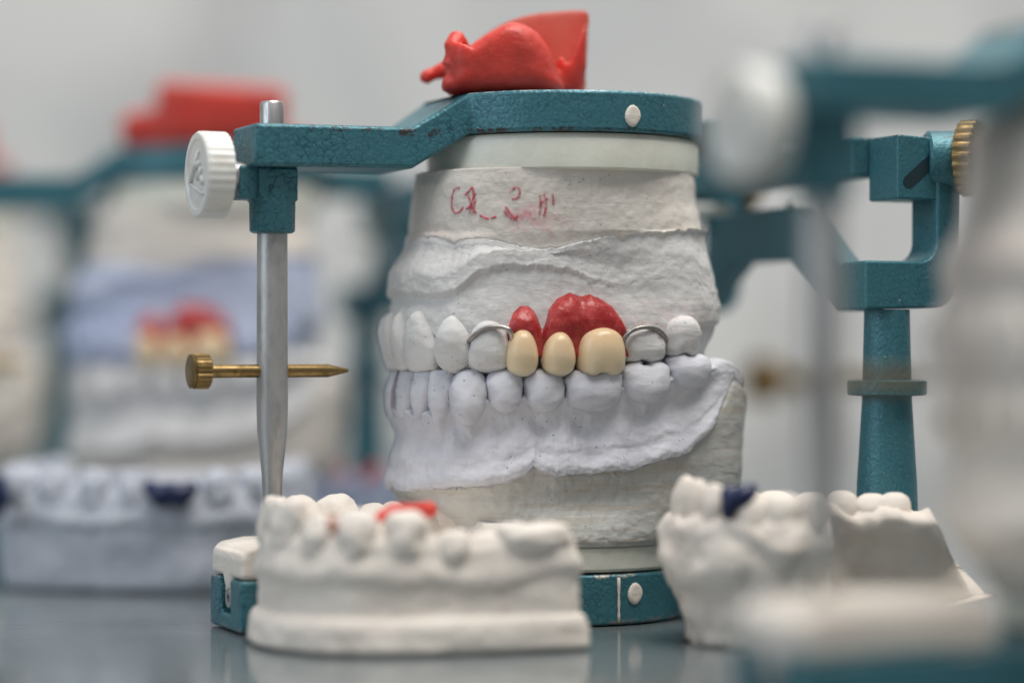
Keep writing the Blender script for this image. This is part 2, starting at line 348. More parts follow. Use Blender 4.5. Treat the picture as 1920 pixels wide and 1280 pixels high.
def tooth_mesh(w_, h, d, kind, nu=30, nv=18, e=.72):
    v = []; f = []
    sp = lambda x, e: math.copysign(abs(x)**e, x)
    rings = [np.array(q) for q in spline(RINGS[kind], 3)]
    for q, W_, D_ in rings:
        W_ = max(W_, 0); D_ = max(D_, 0)
        for j in range(nu):
            al = 2*math.pi*j/nu; T = W_*sp(math.cos(al), .80); Y = D_*sp(math.sin(al), .80); Q = q
            if kind == 'molar':
                g = math.exp(-(T/.20)**2); Q -= .20*max(0, q)*g; Y *= 1-.20*g*max(0, q+.2)/1.2
                Q -= .12*max(0, q)*T*T
            elif kind == 'canine': Y *= 1+.10*math.exp(-(T/.35)**2)*(1-abs(q))
            elif kind == 'premolar': Y *= 1+.08*math.exp(-(T/.4)**2)*(1-abs(q))
            v.append((T*w_, Y*d, Q*h))
    for i in range(len(rings)-1):
        for j in range(nu): f.append((i*nu+j, i*nu+(j+1)%nu, (i+1)*nu+(j+1)%nu, (i+1)*nu+j))
    return v, f
def place_tooth(parent, mat, phi, arch, width, z_root, z_bite, depth, kind, inset=0., lean=0., seed=0, name='tooth', dirty=.05):
    r = float(arch(np.array([phi]))[0])-inset
    e = .02; r1 = float(arch(np.array([phi+e]))[0]); r0 = float(arch(np.array([phi-e]))[0])
    P = np.array([QA+r*math.cos(phi), r*math.sin(phi)])
    T = np.array([r1*math.cos(phi+e)-r0*math.cos(phi-e), r1*math.sin(phi+e)-r0*math.sin(phi-e)]); T /= np.linalg.norm(T)
    N = np.array([T[1], -T[0]]);
    if N@np.array([math.cos(phi), math.sin(phi)]) < 0: N = -N
    h = (z_bite-z_root)/2; zc = (z_bite+z_root)/2; sg = 1 if h > 0 else -1
    v, f = tooth_mesh(width/2, abs(h), depth, kind); out = []
    for t, y, q in v:
        k = 1+dirty*2*noise.noise(Vector((t*3+seed*7.3, y*3, q*3)))+dirty*1.1*noise.noise(Vector((t*8+seed, y*8, q*8)))+dirty*.5*noise.noise(Vector((t*19+seed, y*19, q*19)))
        q *= 1+dirty*1.5*noise.noise(Vector((t*4+seed*3.1, 2.2, y*3)))
        t *= k; y *= k
        p = P+T*(t+lean*q)+N*(y-depth*.5)
        out.append((p[0], p[1], zc+sg*q))
    return mesh_obj(name, out, f, mat, parent)
def phi_px(tab, px): return float(np.interp(px, tab[0], tab[1]))
def arc(arch, p0, p1):
    q = np.linspace(p0, p1, 12); r = arch(q); x = r*np.cos(q); y = r*np.sin(q)
    return float(np.sum(np.hypot(np.diff(x), np.diff(y))))
def teeth_row(parent, mat, tab, arch, rows, up, seed=0, mirror=True):
    for i, (x0, x1, ytop, ybot, kind, dep, inset) in enumerate(rows):
        p0, p1 = phi_px(tab, x0), phi_px(tab, x1); pc = (p0+p1)/2; d = float(np.interp((x0+x1)/2, tab[0], tab[2]))
        wd = arc(arch, p0, p1)*1.09
        zt, zb = z_of(ytop, d), z_of(ybot, d)
        zr, ze = (zt+.20, zb-.03) if up else (zb-.16, zt+.06)
        for s_ in ((1, -1) if mirror else (1,)):
            place_tooth(parent, mat, s_*pc, arch, wd, zr, ze, dep, kind, inset, seed=seed+i+s_*.5)

# ------------------------------------------------------------------ upper and lower casts (built in the articulator's frame)
D25 = disc_fn(2.52)
def upper_cast(root, m_mount, m_stone, hi=True, teeth=True):
    n1 = 720 if hi else 160; k = 1 if hi else .35; K = lambda x: max(2, int(x*k))
    seam = zline([(700,452),(760,440),(830,452),(900,446),(1000,470),(1060,462),(1130,444),(1290,432),(1340,430)], TAB_U, 1.6)
    fold = zline([(715,535),(738,545),(770,548),(807,553),(853,545),(880,522),(896,507),(950,497),(1027,499),(1062,503),(1110,522),(1162,534),(1227,530),(1260,518),(1281,513),(1316,518),(1331,538)], TAB_U, 1.6)
    gum = zline([(720,612),(755,628),(790,612),(818,632),(850,616),(880,640),(918,618),(955,645),(1165,640),(1210,625),(1250,632),(1283,614),(1330,606)], TAB_U)
    A = ARCH_U
    ft = lambda k: (lambda p: k*np.cos(p))
    rm = Loft([(const(8.60), off(mixr(D25, A, .30), ft(.12)), K(10), 's'), (const(8.25), off(mixr(D25, A, .36), ft(.13)), K(24), 's'),
               (const(7.45), off(mixr(D25, A, .50), ft(.05)), K(10), 's'), (off(seam, .02), off(mixr(D25, A, .66), -.03), K(4), 'l'), (off(seam, -.12), off(mixr(D25, A, .66), -.12), 1, 'l')],
              n1, .03, 1.3, 3)
    rm.build('plaster_mount', m_mount, root)
    land = off(A, lambda p: -.10+.09*np.cos(p))
    st = Loft([(off(seam, -.0), off(mixr(D25, A, .66), -.045), K(6), 's'), (off(seam, -.10), off(mixr(D25, A, .67), lambda p: -.01-.05*(1-np.cos(p))), K(20), 's'),
               (off(fold, .30), land, K(12), 'l'), (off(fold, .04), off(A, lambda p: -.06+.08*np.cos(p)), K(10), 's'), (off(fold, -.10), off(A, -.09), K(16), 's'),
               (off(gum, .28), off(A, -.01), K(12), 's'), (off(gum, .05), off(A, -.03), K(6), 'i'), (off(gum, -.05), off(A, -.12), K(10), 's'),
               (const(5.08), off(A, -.32), K(4), 'l'), (const(5.04), off(A, -.5), 1, 'l')], n1, .035, 1.5, 11)
    st.build('stone_base', m_stone, root)
    if teeth:
        rows = [(722,760,606,690,'incisor',.30,-.02),(760,812,605,692,'incisor',.32,-.03),(818,878,614,695,'canine',.36,-.02),(880,955,620,696,'premolar',.42,-.03),
                (1168,1250,628,680,'molar',.46,-.02),(1250,1314,610,668,'molar',.45,.0)]
        teeth_row(root, m_stone, TAB_U, A, rows, True, 1)
    return rm, st
def lower_cast(root, m_mount, m_stone, hi=True, teeth=True):
    n1 = 720 if hi else 160; k = 1 if hi else .35; K = lambda x: max(2, int(x*k)); A = ARCH_L; T = TAB_L
    gum = zline([(718,765),(745,772),(758,760),(775,775),(803,772),(822,782),(846,745),(880,788),(914,748),(948,762),(983,742),(1020,760),(1058,742),(1110,762),(1166,724),(1210,742),(1256,706),(1292,714),(1330,690),(1400,668)], T, .3)
    edge = zline([(705,893),(725,912),(760,921),(820,914),(880,912),(950,904),(985,888),(1002,874),(1012,882),(1040,892),(1080,890),(1180,880),(1280,850),(1340,790),(1372,730),(1392,690),(1405,672)], T, 1.3)
    occ = zline([(700,702),(1060,705),(1165,695),(1250,690),(1330,678),(1375,672),(1400,690)], T)
    e_ = edge; edge = lambda p: np.minimum(e_(p), occ(p)-.42)
    g_ = gum; gum = lambda p: np.maximum(g_(p), edge(p)+.25)
    p0_ = phi_px(T, 1322); bk = lambda p: np.clip((np.abs(p)-p0_)/.10, 0, 1)
    g1_ = gum; gum = lambda p: g1_(p)*(1-bk(p))+(occ(p)-.10)*bk(p)
    st = Loft([(off(occ, .02), off(A, -.42), 2, 'l'), (off(occ, 0), off(A, lambda p: -.28+.10*bk(p)), K(10), 's'), (off(gum, .05), off(A, lambda p: -.16+.06*bk(p)), K(5), 'o'),
               (off(gum, -.03), off(A, lambda p: .07-.12*bk(p)), K(6), 's'), (off(gum, -.12), off(A, lambda p: .03-.06*bk(p)), K(8), 's'), (lambda p: gum(p)*.68+edge(p)*.32, off(A, lambda p: -.085+.06*bk(p)+.03*np.cos(7*p)*(1-bk(p))), K(18), 's'), (lambda p: gum(p)*.3+edge(p)*.7, off(A, lambda p: .05-.07*bk(p)), K(12), 's'),
               (off(edge, .12), off(A, lambda p: .15-.17*bk(p)), K(5), 's'), (off(edge, .015), off(A, lambda p: .13-.17*bk(p)), K(4), 'o'), (off(edge, -.03), off(A, -.05), 2, 'l'), (off(edge, -.12), off(A, -.3), 1, 'l')],
              n1, .05, 1.4, 23)
    st.build('stone_base', m_stone, root)
    pb = phi_px(T, 1398); back = lambda p: np.clip((np.abs(p)-pb-.12)/.18, 0, 1)
    edg = lambda p: np.maximum(edge(p), 2.2)*(1-back(p))+3.2*back(p)
    B = off(A, lambda p: -.02+.06*back(p))
    mt = Loft([(off(occ, -.12), off(A, -.5), 2, 'l'), (off(occ, -.16), off(A, lambda p: -.36+.44*back(p)), K(24), 'l'), (off(edg, .10), off(A, lambda p: -.30+.40*back(p)), K(6), 's'), (off(edg, -.02), B, K(20), 's'), (lambda p: np.minimum(2.4, edg(p)-.2), off(A, -.14), K(20), 's'), (const(1.80), mixr(D25, A, .30), K(8), 's'),
               (const(1.62), mixr(D25, A, .1), K(6), 's'), (const(1.50), off(D25, -.05), 1, 'l')], n1, .045, 1.2, 41)
    mt.build('plaster_mount', m_mount, root)
    if teeth:
        rows = [(720,744,700,768,'incisor',.26,.0),(744,772,700,772,'incisor',.28,.0),(772,803,700,772,'incisor',.28,.0),(804,846,698,780,'incisor',.32,-.01),(847,913,696,785,'canine',.42,-.06),
                (915,981,698,758,'premolar',.42,-.04),(984,1057,697,757,'premolar',.44,-.05),(1060,1166,695,756,'molar',.48,-.06),(1168,1255,682,740,'molar',.46,-.05),(1256,1332,668,712,'molar',.42,-.02)]
        teeth_row(root, m_stone, T, A, rows, False, 30)
    return st, mt
def denture(root, up, m_gum=None, m_tooth=None, hi=True):
    tops = [(948,660),(953,612),(962,586),(975,574),(990,573),(1002,583),(1011,600),(1017,612),(1023,602),(1030,578),(1045,560),(1068,549),(1090,556),(1104,552),(1125,560),(1145,573),(1160,592),(1168,607),(1174,632),(1176,660)]
    nx, ny = (110, 60) if hi else (36, 20); v = []; f = []
    tx = [p[0] for p in tops]; ty = [p[1] for p in tops]
    for j in range(ny+1):
        for i in range(nx+1):
            px = 944+(1186-944)*i/nx; tp = float(np.interp(px, tx, ty)); py = 544+(668-544)*j/ny
            d = min((py-tp)*.8, (px-950)*1.3, (1176-px)*1.3)
            gv = sum(g*math.exp(-((px-c)/wd)**2) for c, wd, g in ((1016, 8, .09), (1084, 10, .05), (1060, 40, -.02)))
            th = .30*(1-math.exp(-max(d, 0)/13))-.01-gv*(1 if d > 0 else 0) if d > 0 else max(-.3, d*.012)-.01
            th *= 1-.45*max(0, min(1, (py-600)/50)) if th > 0 else 1
            p, ph, r = up.at_px(px, py, 0)
            ru = float(ARCH_U(np.array([ph]))[0])+.03
            r = max(r, ru-.05) if d > 0 else r
            v.append((QA+(r+th)*math.cos(ph), (r+th)*math.sin(ph), p[2]))
    for j in range(ny):
        for i in range(nx):
            f.append((j*(nx+1)+i, j*(nx+1)+i+1, (j+1)*(nx+1)+i+1, (j+1)*(nx+1)+i))
    nv_ = len(v); w_ = nx+1
    v += [(QA+(math.hypot(a-QA, b)-.45)*math.cos(math.atan2(b, a-QA)), (math.hypot(a-QA, b)-.45)*math.sin(math.atan2(b, a-QA)), z) for a, b, z in v]
    f += [tuple(nv_+q for q in reversed(t)) for t in f]
    loop = [i for i in range(w_)]+[j*w_+nx for j in range(1, ny+1)]+[ny*w_+i for i in range(nx-1, -1, -1)]+[j*w_ for j in range(ny-1, 0, -1)]
    f += [(loop[i], loop[(i+1)%len(loop)], nv_+loop[(i+1)%len(loop)], nv_+loop[i]) for i in range(len(loop))]
    mesh_obj('gum_base', v, f, m_gum or M_gum, root)
    for i, (x0, x1, yt, yb, kind, dp, ins) in enumerate([(953,1014,632,706,'false_canine',.40,-.25),(1016,1078,636,706,'false_canine',.40,-.25),(1077,1166,628,706,'molar',.46,-.26)]):
        p0, p1 = phi_px(TAB_U, x0), phi_px(TAB_U, x1); d = float(np.interp((x0+x1)/2, TAB_U[0], TAB_U[2]))
        place_tooth(root, m_tooth or M_acryl, (p0+p1)/2, ARCH_U, arc(ARCH_U, p0, p1)*1.0, z_of(yt, d)+.14, z_of(yb, d), dp, kind, ins, name='artificial_tooth', dirty=.006, seed=i)
def clasp(root, up, pts, r=.045):
    P = [up.at_px(x, y, o_)[0] for x, y, o_ in pts]
    MB().tube([Vector(p) for p in spline(P, 8)], r, 10).build('wire_clasp', M_wire, root)

# ------------------------------------------------------------------ articulator
def articulator(label, loc, rz, hi=True, group=None, bs=0.):
    A = thing('articulator', label, 'articulator', loc, rz, group)
    # upper arm: round plate, ramp, straight arm
    m = MB(); R = 2.76; n = 72; hw = 1.2; a1 = math.sqrt(R*R-hw*hw); al = math.asin(hw/R)
    ang = [al+(2*math.pi-2*al)*i/n for i in range(n+1)]
    outl = [(R*math.cos(t), R*math.sin(t)) for t in ang]       # starts at +hw ends at -hw
    zt, zb = 10.03, 9.26; N = len(outl)
    v = [(x, y, zt) for x, y in outl]+[(x, y, zb) for x, y in outl]
    f = [tuple(range(N)), tuple(range(2*N-1, N-1, -1))]+[(i, i+1, N+i+1, N+i) for i in range(N-1)]
    m.add(v, f)
    secs = [(a1, hw, zt, zb), (3.50, .84, 9.38, 8.60), (6.56, .68, 9.36, 8.57)]
    v = []; f = []
    for a, h, t, b in secs: v += [(a, h, t), (a, -h, t), (a, -h, b), (a, h, b)]
    for i in range(2):
        for k in range(4): f.append((i*4+k, i*4+(k+1)%4, i*4+4+(k+1)%4, i*4+4+k))
    f.append((8, 9, 10, 11)); m.add(v, f)
    ua = m.build('upper_arm', M_teal, A, angle=35, bevel=.07); ua.modifiers['Bevel'].harden_normals = False
    # rear of the upper arm
    m = MB(); m.box(-4.4, -2.75, -1.0, 1.0, 9.0, 9.75); m.box(-5.2, -4.42, -3.55, 3.55, 8.50, 9.26)
    m.build('rear_crossbar', M_teal, A, angle=35, bevel=.08)
    # sleeve and boss of the pin
    m = MB(); m.lathe([(0, .40), (.05, .425), (1.15, .445), (1.2, .44)], (6.0, 0, 7.37), n=48); m.box(5.62, 6.38, -.40, .40, 7.95, 8.58); m.box(6.3, 6.72, -.30, .30, 7.98, 8.60)
    m.build('pin_sleeve', M_teal, A, angle=40, bevel=.05)
    # pin
    p = MB(); p.lathe([(1.70, .10), (1.78, .155), (2.9, .20), (3.7, .285), (4.2, .295), (7.4, .285), (7.42, .28)], (6.0, 0, 0), n=40).build('incisal_pin', M_rod, A, angle=40)
    p = MB(); p.lathe([(9.2, .232), (9.78, .232), (9.83, .20), (9.83, .10)], (6.0, 0, 0), n=40).build('pin_top', M_steel, A, angle=40)
    # white thumb screw with its raised mark
    kn = MB().lathe([(6.93, .70), (6.95, .80), (7.42, .80), (7.47, .76), (7.47, .66), (7.44, .62), (7.44, .1)], (0, 0, 8.43), (1, 0, 0), n=128,
              rfn=lambda k, d: (1.0 if k % 4 < 2 else .982) if d < 7.43 and d > 6.94 else 1).build('thumb_screw', M_knob, A, angle=30)
    MB().lathe([(6.5, .26), (6.96, .26)], (0, 0, 8.43), (1, 0, 0)).build('screw_shaft', M_steel, kn, angle=40)
    e = MB(); T = lambda y, z: (7.455, y, 8.43+z)
    for q in ([(.10, .42), (-.42, -.16), (.40, -.38)],): 
        for i in range(2): e.tube([T(*q[i]), T(*q[i+1])], .045, 8)
    for pts in ([(-.05, .30), (-.02, .08)], [(.28, .1), (.08, -.10)], [(.02, .12), (.16, .22)], [(.36, -.2), (.30, -.05)]): e.tube([T(*pts[0]), T(*pts[1])], .05, 8)
    e.build('raised_mark', M_knob, kn)
    # brass incisal screw
    br = MB().lathe([(4.5, .03), (4.62, .06), (4.9, .125), (7.25, .125)], (-bs, 0, 4.80), (1, 0, 0), n=32).build('brass_screw', M_brass, A, angle=30)
    MB().lathe([(7.22, .27), (7.25, .33), (7.52, .33), (7.53, .30), (7.58, .32), (7.60, .28), (7.6, .05)], (-bs, 0, 4.80), (1, 0, 0), n=96,
              rfn=lambda k, d: (1.0 if k % 4 < 2 else .93) if 7.24 < d < 7.525 else 1).build('knurled_head', M_brass, br, angle=30)
    # mounting plates
    MB().lathe([(8.56, 2.58), (8.60, 2.66), (9.12, 2.68), (9.24, 2.60)], (0, 0, 0), n=96).build('mounting_plate', M_plate, A, angle=40)
    MB().lathe([(1.02, 2.34), (1.08, 2.40), (1.46, 2.42), (1.51, 2.36)], (0, 0, 0), n=96).build('mounting_plate', M_plate, A, angle=40)
    # lower frame
    m = MB(); R = 2.42; hw = .95; al = math.asin(hw/R); a1 = R*math.cos(al); n = 72
    outl = [(R*math.cos(al+(2*math.pi-2*al)*i/n), R*math.sin(al+(2*math.pi-2*al)*i/n)) for i in range(n+1)]
    outl += [(6.45, -hw), (6.45, hw)]
    m.prism(outl, lambda p, d: (p[0], p[1], d), .03, .98)
    U_ = [(-.95, .03), (.95, .03), (.95, .98), (.30, .98), (.30, .33), (-.30, .33), (-.30, .98), (-.95, .98)]
    m.prism(U_, lambda p, d: (d, p[0], p[1]), 6.4505, 6.92)
    m.box(-4.3, -2.3, -1.0, 1.0, .04, .9); m.box(-5.5, -4.1, -4.9, 4.9, .03, .95)
    m.build('base_frame', M_teal, A, angle=35, bevel=.06)
    sc = MB().lathe([(6.40, .22), (6.80, .22), (6.86, .18), (6.86, .08), (6.70, .07)], (0, 0, .60), (1, 0, 0), n=24).build('slot_screw', M_steel, A, angle=35)
    tb = MB(); tb.prism([(3.6, 1.0), (6.90, 1.0), (6.90, 1.42), (6.78, 1.58), (6.3, 1.66), (3.6, 1.66)], lambda p, d: (p[0], d, p[1]), -.93, .93)
    tb.build('incisal_table', M_cream2, A, angle=40, bevel=.10)
    rs = MB()
    rs.pillow([(.34*math.cos(t)*(1+.2*math.sin(3*t)), 1.05+.30*math.sin(t)) for t in np.linspace(0, 6.2, 16)], 0, .10, fn=lambda x, y, z: (6.80-y, x, z), back=.1)
    rs.pillow([(-.14+.13*math.cos(t), .78+.24*math.sin(t)) for t in np.linspace(0, 6.2, 14)], 0, .10, fn=lambda x, y, z: (6.75-y, x, z), back=.1)
    rs.build('plaster_residue', M_cream2, A)
    # dabs of plaster in the plate rims
    for z, rr, ph in ((9.56, 2.76, 93), (.60, 2.42, 99)):
        a = math.radians(ph); e1 = Vector((-math.sin(a), math.cos(a), 0)); o3 = Vector((math.cos(a)*rr, math.sin(a)*rr, z)); q = MB()
        q.pillow([(.155*math.cos(t)*(1+.12*math.sin(2*t+1)), .21*math.sin(t)) for t in np.linspace(0, 6.1, 14)], 0, .05, fn=lambda x, y, zz: o3+e1*x+Vector((math.cos(a), math.sin(a), 0))*(-y)+Vector((0, 0, zz)), back=.02, p=.4)
        q.build('plaster_dab', M_cream2, A)
    if hi:
        q = MB(); a = math.radians(90.5)
        q.tube([(2.425*math.cos(a), 2.425*math.sin(a), z) for z in np.linspace(.08, .92, 8)], [.022, .03, .018, .03, .02, .03, .035, .03], 8); q.build('scratch_line', M_cream2, A)
    # hinge side columns
    for s in (1, -1):
        b0 = 4.2*s
        c = MB(); c.lathe([(.95, .66), (1.1, .62), (2.7, .565), (4.25, .47), (4.32, .47), (4.34, .72), (4.36, .75), (4.60, .75), (4.62, .72), (4.63, .46), (5.90, .43), (5.95, .43)], (-4.8, b0, 0), n=56)
        c.build('hinge_column', M_teal, A, angle=35)
        # C shaped bracket in the a-z plane
        prof = [(-4.05, 5.95), (-4.05, 6.86)]+[(-5.25, 6.86)]+[(-5.25-.38*math.sin(t), 7.24-.38*math.cos(t)) for t in np.linspace(.2, math.pi/2, 7)]+[(-5.63, 8.9), (-6.18, 8.9), (-6.14, 6.6)]+[(-6.14+.5*(1-math.cos(t)), 6.6-.62*math.sin(t)) for t in np.linspace(.3, math.pi/2, 6)]
        MB().prism(prof, lambda p, d: (p[0], d, p[1]), b0-.45, b0+.45).build('hinge_bracket', M_teal, A, angle=35, bevel=.06)
        k = MB(); k.prism([(-5.72, 8.02), (-5.72, 9.20), (-4.78, 9.24), (-4.78, 8.02)], lambda p, d: (p[0], d, p[1]), b0-.62, b0+.40)
        blk = k.build('hinge_block', M_teal, A, angle=35, bevel=.05)
        sl = MB(); c0 = Vector((-5.34, b0+.395, 8.60)); u = Vector((-.78, 0, .62)); w2 = Vector((.62, 0, .78)); L = .40; r = .13
        pl = [c0+u*(L+r*math.cos(t))+w2*r*math.sin(t) for t in np.linspace(-math.pi/2, math.pi/2, 9)]+[c0-u*(L+r*math.cos(t))-w2*r*math.sin(t) for t in np.linspace(-math.pi/2, math.pi/2, 9)]
        sl.v = [tuple(q) for q in pl]+[tuple(q+Vector((0, .012, 0))) for q in pl]; nn = len(pl)
        sl.f = [tuple(range(nn)), tuple(range(2*nn-1, nn-1, -1))]+[(i, (i+1)%nn, nn+(i+1)%nn, nn+i) for i in range(nn)]
        sl.build('slot_shade', M_slot_shade, blk, smooth=False)  # thin dark sheet on the block face, painted as the slot's shade; nothing is cut
        ax = Vector((-.93, .37*s, 0)).normalized(); o3 = Vector((-5.62, b0+.05*s, 8.80))
        MB().lathe([(0, .50), (.05, .56), (.55, .56), (.60, .50)], o3, ax, n=48).build('hinge_barrel', M_teal, A, angle=35)
        if s > 0: ax = Vector((-.62, .78, 0)).normalized(); o3 = Vector((-5.80, b0+.0, 8.82))
        kb = MB().lathe([(.58, .62), (.62, .73), (.93, .73), (.98, .64), (.98, .35)], o3, ax, n=144,
                   rfn=lambda k, d: 1-.055*(.5-.5*math.cos(2*math.pi*k/6)) if .6 < d < .95 else 1).build('brass_knob', M_brass, A, angle=50)
        MB().lathe([(.95, .34), (1.55, .34), (1.58, .3)], o3, ax, n=80, rfn=lambda k, d: 1-.05*(k % 2)).build('knurled_stud', M_brass, kb, angle=30)
    # arched beam between the brackets
    zfun = lambda b: 0
    top = [(-3.8, 6.84), (-3.0, 6.84), (-1.3, 8.05), (1.3, 8.05), (3.0, 6.84), (3.8, 6.84)]; bot = [(3.8, 5.93), (2.9, 5.93), (1.15, 6.98), (-1.15, 6.98), (-2.9, 5.93), (-3.8, 5.93)]
    MB().prism(top+bot, lambda p, d: (d, p[0], p[1]), -5.05, -4.45).build('arched_beam', M_teal, A, angle=35, bevel=.07)
    MB().lathe([(0, .10), (.05, .13), (1.0, .13), (1.1, .08)], (-4.0, -2.6, 8.15), (-.7, .7, 0), n=24).build('white_peg', M_knob, A, angle=40)
    MB().box(-5.12, -5.0, .1, .34, 7.55, 8.2).build('white_peg', M_knob, A, bevel=.05)
    return A

ROT = 204
POSE = (CX, CY, 0)
art = articulator('teal articulator in sharp focus with white thumb screw and steel pin at its left', POSE, ROT, group=None)
upc = thing('upper_dental_cast', 'white plaster upper cast with red pencil writing, in sharp focus under the teal plate', 'dental cast', POSE, ROT)
rm, st = upper_cast(upc, M_mount_up, M_stone_up)
loc_ = thing('lower_dental_cast', 'pale lavender lower cast in sharp focus under the ivory denture teeth', 'dental cast', POSE, ROT)
LC = lower_cast(loc_, M_mount_low, M_stone_low)
ls_, lm_ = LC
for (x, y, r_) in ((1158, 880, .16), (1284, 851, .10), (858, 915, .05)):
    p, ph, r = (lm_ if y > 870 else ls_).at_px(x, y, .0); N = Vector((math.cos(ph), math.sin(ph), 0))
    MB().lathe([(-.12, r_*1.1), (-.01, r_*1.05), (.035, r_*.92), (.04, r_*.8), (.015, r_*.66), (-.02, r_*.4), (-.03, .01)], p, N, n=28).build('air_bubble', M_stone_low if x < 900 else M_mount_low, loc_)
den = thing('partial_denture', 'partial denture with red gum, three ivory teeth and wire clasps in the sharp cast', 'denture', POSE, ROT)
denture(den, st)
clasp(den, st, [(962,646,.22),(957,622,.30),(945,614,.30),(920,613,.30),(900,621,.28),(886,632,.22),(878,640,.08)])
clasp(den, st, [(1166,646,.22),(1172,632,.30),(1186,619,.30),(1208,613,.30),(1232,617,.28),(1246,629,.25),(1250,640,.12)])
# pencil writing on the upper plaster
pw = MB()
for s_ in ([(862,352),(852,356),(848,372),(848,388),(853,399),(862,397),(869,388)], [(872,366),(880,358),(886,352),(888,370),(882,386),(874,392)], [(878,366),(884,384),(892,400)], [(892,372),(888,392),(884,402)],
           [(880,400),(886,378),(891,362)], [(955,362),(966,352),(974,356),(972,370),(960,374)], [(945,395),(952,404),(962,410),(972,404)], [(948,388),(958,402),(970,414)],
           [(1012,366),(1014,380),(1012,402)], [(1020,364),(1024,384),(1020,406)], [(1036,364),(1038,384)], [(1012,384),(1026,372)], [(900,404),(915,410),(930,406)]):
    P = [rm.at_px(x, y, .004)[0] for x, y in s_]; pw.tube(spline(P, 6), .024, 6)
pw.build('pencil_writing', M_pencil, upc)

# ------------------------------------------------------------------ red wax lumps
def wax_lump(label, pose, rz, kind=0, group=None):
    w = thing('wax_lump', label, 'wax', pose, rz, group)
    X = lambda px: (px-960)*.0104; Z = lambda py: (172-py)*.0104
    m = MB(); P = lambda L: [(X(a), Z(b)) for a, b in L]
    if kind == 0:
        m.pillow([tuple(q) for q in spline(P([(846,170),(836,145),(834,100),(842,72),(866,88),(890,72),(925,50),(962,36),(1002,52),(1030,90),(1044,128),(1050,168),(950,172)]), 4, True)], 0, .95, .35, 10, .5)
        sh = MB(); sh.pillow([tuple(q) for q in spline(P([(880,168),(872,110),(880,72),(905,48),(950,22),(1000,8),(1060,2),(1100,4),(1102,40),(1098,110),(1086,168),(980,172)]), 4, True)], .75, .10, .22, 6, .10)
        remesh(sh.build('wax_sheet', M_sheet, w), .04, .5, 3)
        m.pillow(P([(1040,168),(1040,110),(1048,90),(1062,120),(1076,80),(1098,20),(1098,110),(1086,168)]), .5, .30, .25, 6, .5)
        m.tube([(X(842), -.55, Z(120)), (X(848), -.5, Z(85)), (X(856), -.3, Z(68)), (X(866), 0, Z(75))], [.16, .17, .18, .14], 12)
        m.tube([(X(838), -.3, Z(158)), (X(842), -.6, Z(150)), (X(860), -.7, Z(154))], [.12, .14, .1], 12)
        m.tube([(X(845), .6, Z(112)), (X(812), .55, Z(122)), (X(796), .5, Z(130)), (X(786), .5, Z(130))], [.22, .13, .15, .08], 12)
    else:
        m.pillow(P([(838,168),(838,20),(850,8),(1140,24),(1150,40),(1140,168)]), 0, .7, .25, 8, .7)
        m.pillow(P([(760,168),(748,110),(770,80),(860,70),(870,168)]), .1, .5, .3, 8, .5)
        m.pillow(P([(1120,150),(1190,120),(1210,168),(1120,170)]), .1, .4, .3, 8, .4)
    o = m.build('wax_body', M_redwax, w); remesh(o, .045 if kind == 0 else .08, .5, 4)
    return w
wax_lump('folded red wax sheet with a curled end on the sharp teal plate', (.02, 1.2, 10.045), 0)

# ------------------------------------------------------------------ other mounted sets, out of focus
def pose_for(pin_px, D, rz):       # root position that puts the pin at a given image column and distance
    x = (pin_px-960)/FPX*D; y = D+CAMY; r = math.radians(rz)
    return (x-6.0*math.cos(r), y-6.0*math.sin(r), 0)
def mounted_set(pose, rz, labels, mats, den_=True, wax_=None, bs=0.):
    articulator(labels[0], pose, rz, hi=False, bs=bs)
    u = thing('upper_dental_cast', labels[1], 'dental cast', pose, rz); rm2, st2 = upper_cast(u, mats[0], mats[1], hi=False)
    l = thing('lower_dental_cast', labels[2], 'dental cast', pose, rz); lower_cast(l, mats[2], mats[3], hi=False)
    if den_:
        d = thing('partial_denture', labels[3], 'denture', pose, rz); denture(d, st2, hi=False)
    if wax_: wax_lump(wax_, (pose[0], pose[1]-.9, 10.045), 0, kind=1)
fg = pose_for(1542, 34.6, 204)
mounted_set(fg, 204, ['large blurred teal articulator nearest the camera at the right edge', 'blurred pinkish plaster upper cast at the right edge, nearest the camera',
    'blurred white plaster lower cast at the right edge, below the pinkish one'], [M_pinkish, M_pinkish, M_cream, M_cream], den_=False, bs=.45)
bl = pose_for(-62, 59, 195)
mounted_set(bl, 195, ['blurred teal articulator behind the white thumb screw at left', 'blurred upper cast of cream plaster and blue lavender stone behind the steel pin',
    'blurred white lower cast behind the brass screw at left', 'blurred denture with red gum left of the brass screw'], [M_cream, M_lav2, M_cream, M_stone_up], wax_='blurred red wax block on the articulator behind the white thumb screw')
fl = pose_for(-548, 67, 204)
mounted_set(fl, 204, ['farthest blurred teal articulator, cut off by the left edge', 'farthest blurred cream upper cast, cut off by the left edge',
    'farthest blurred cream lower cast, cut off by the left edge'], [M_cream, M_cream, M_cream, M_cream], den_=False, wax_='blurred red wax block cut off by the left edge of the photo')

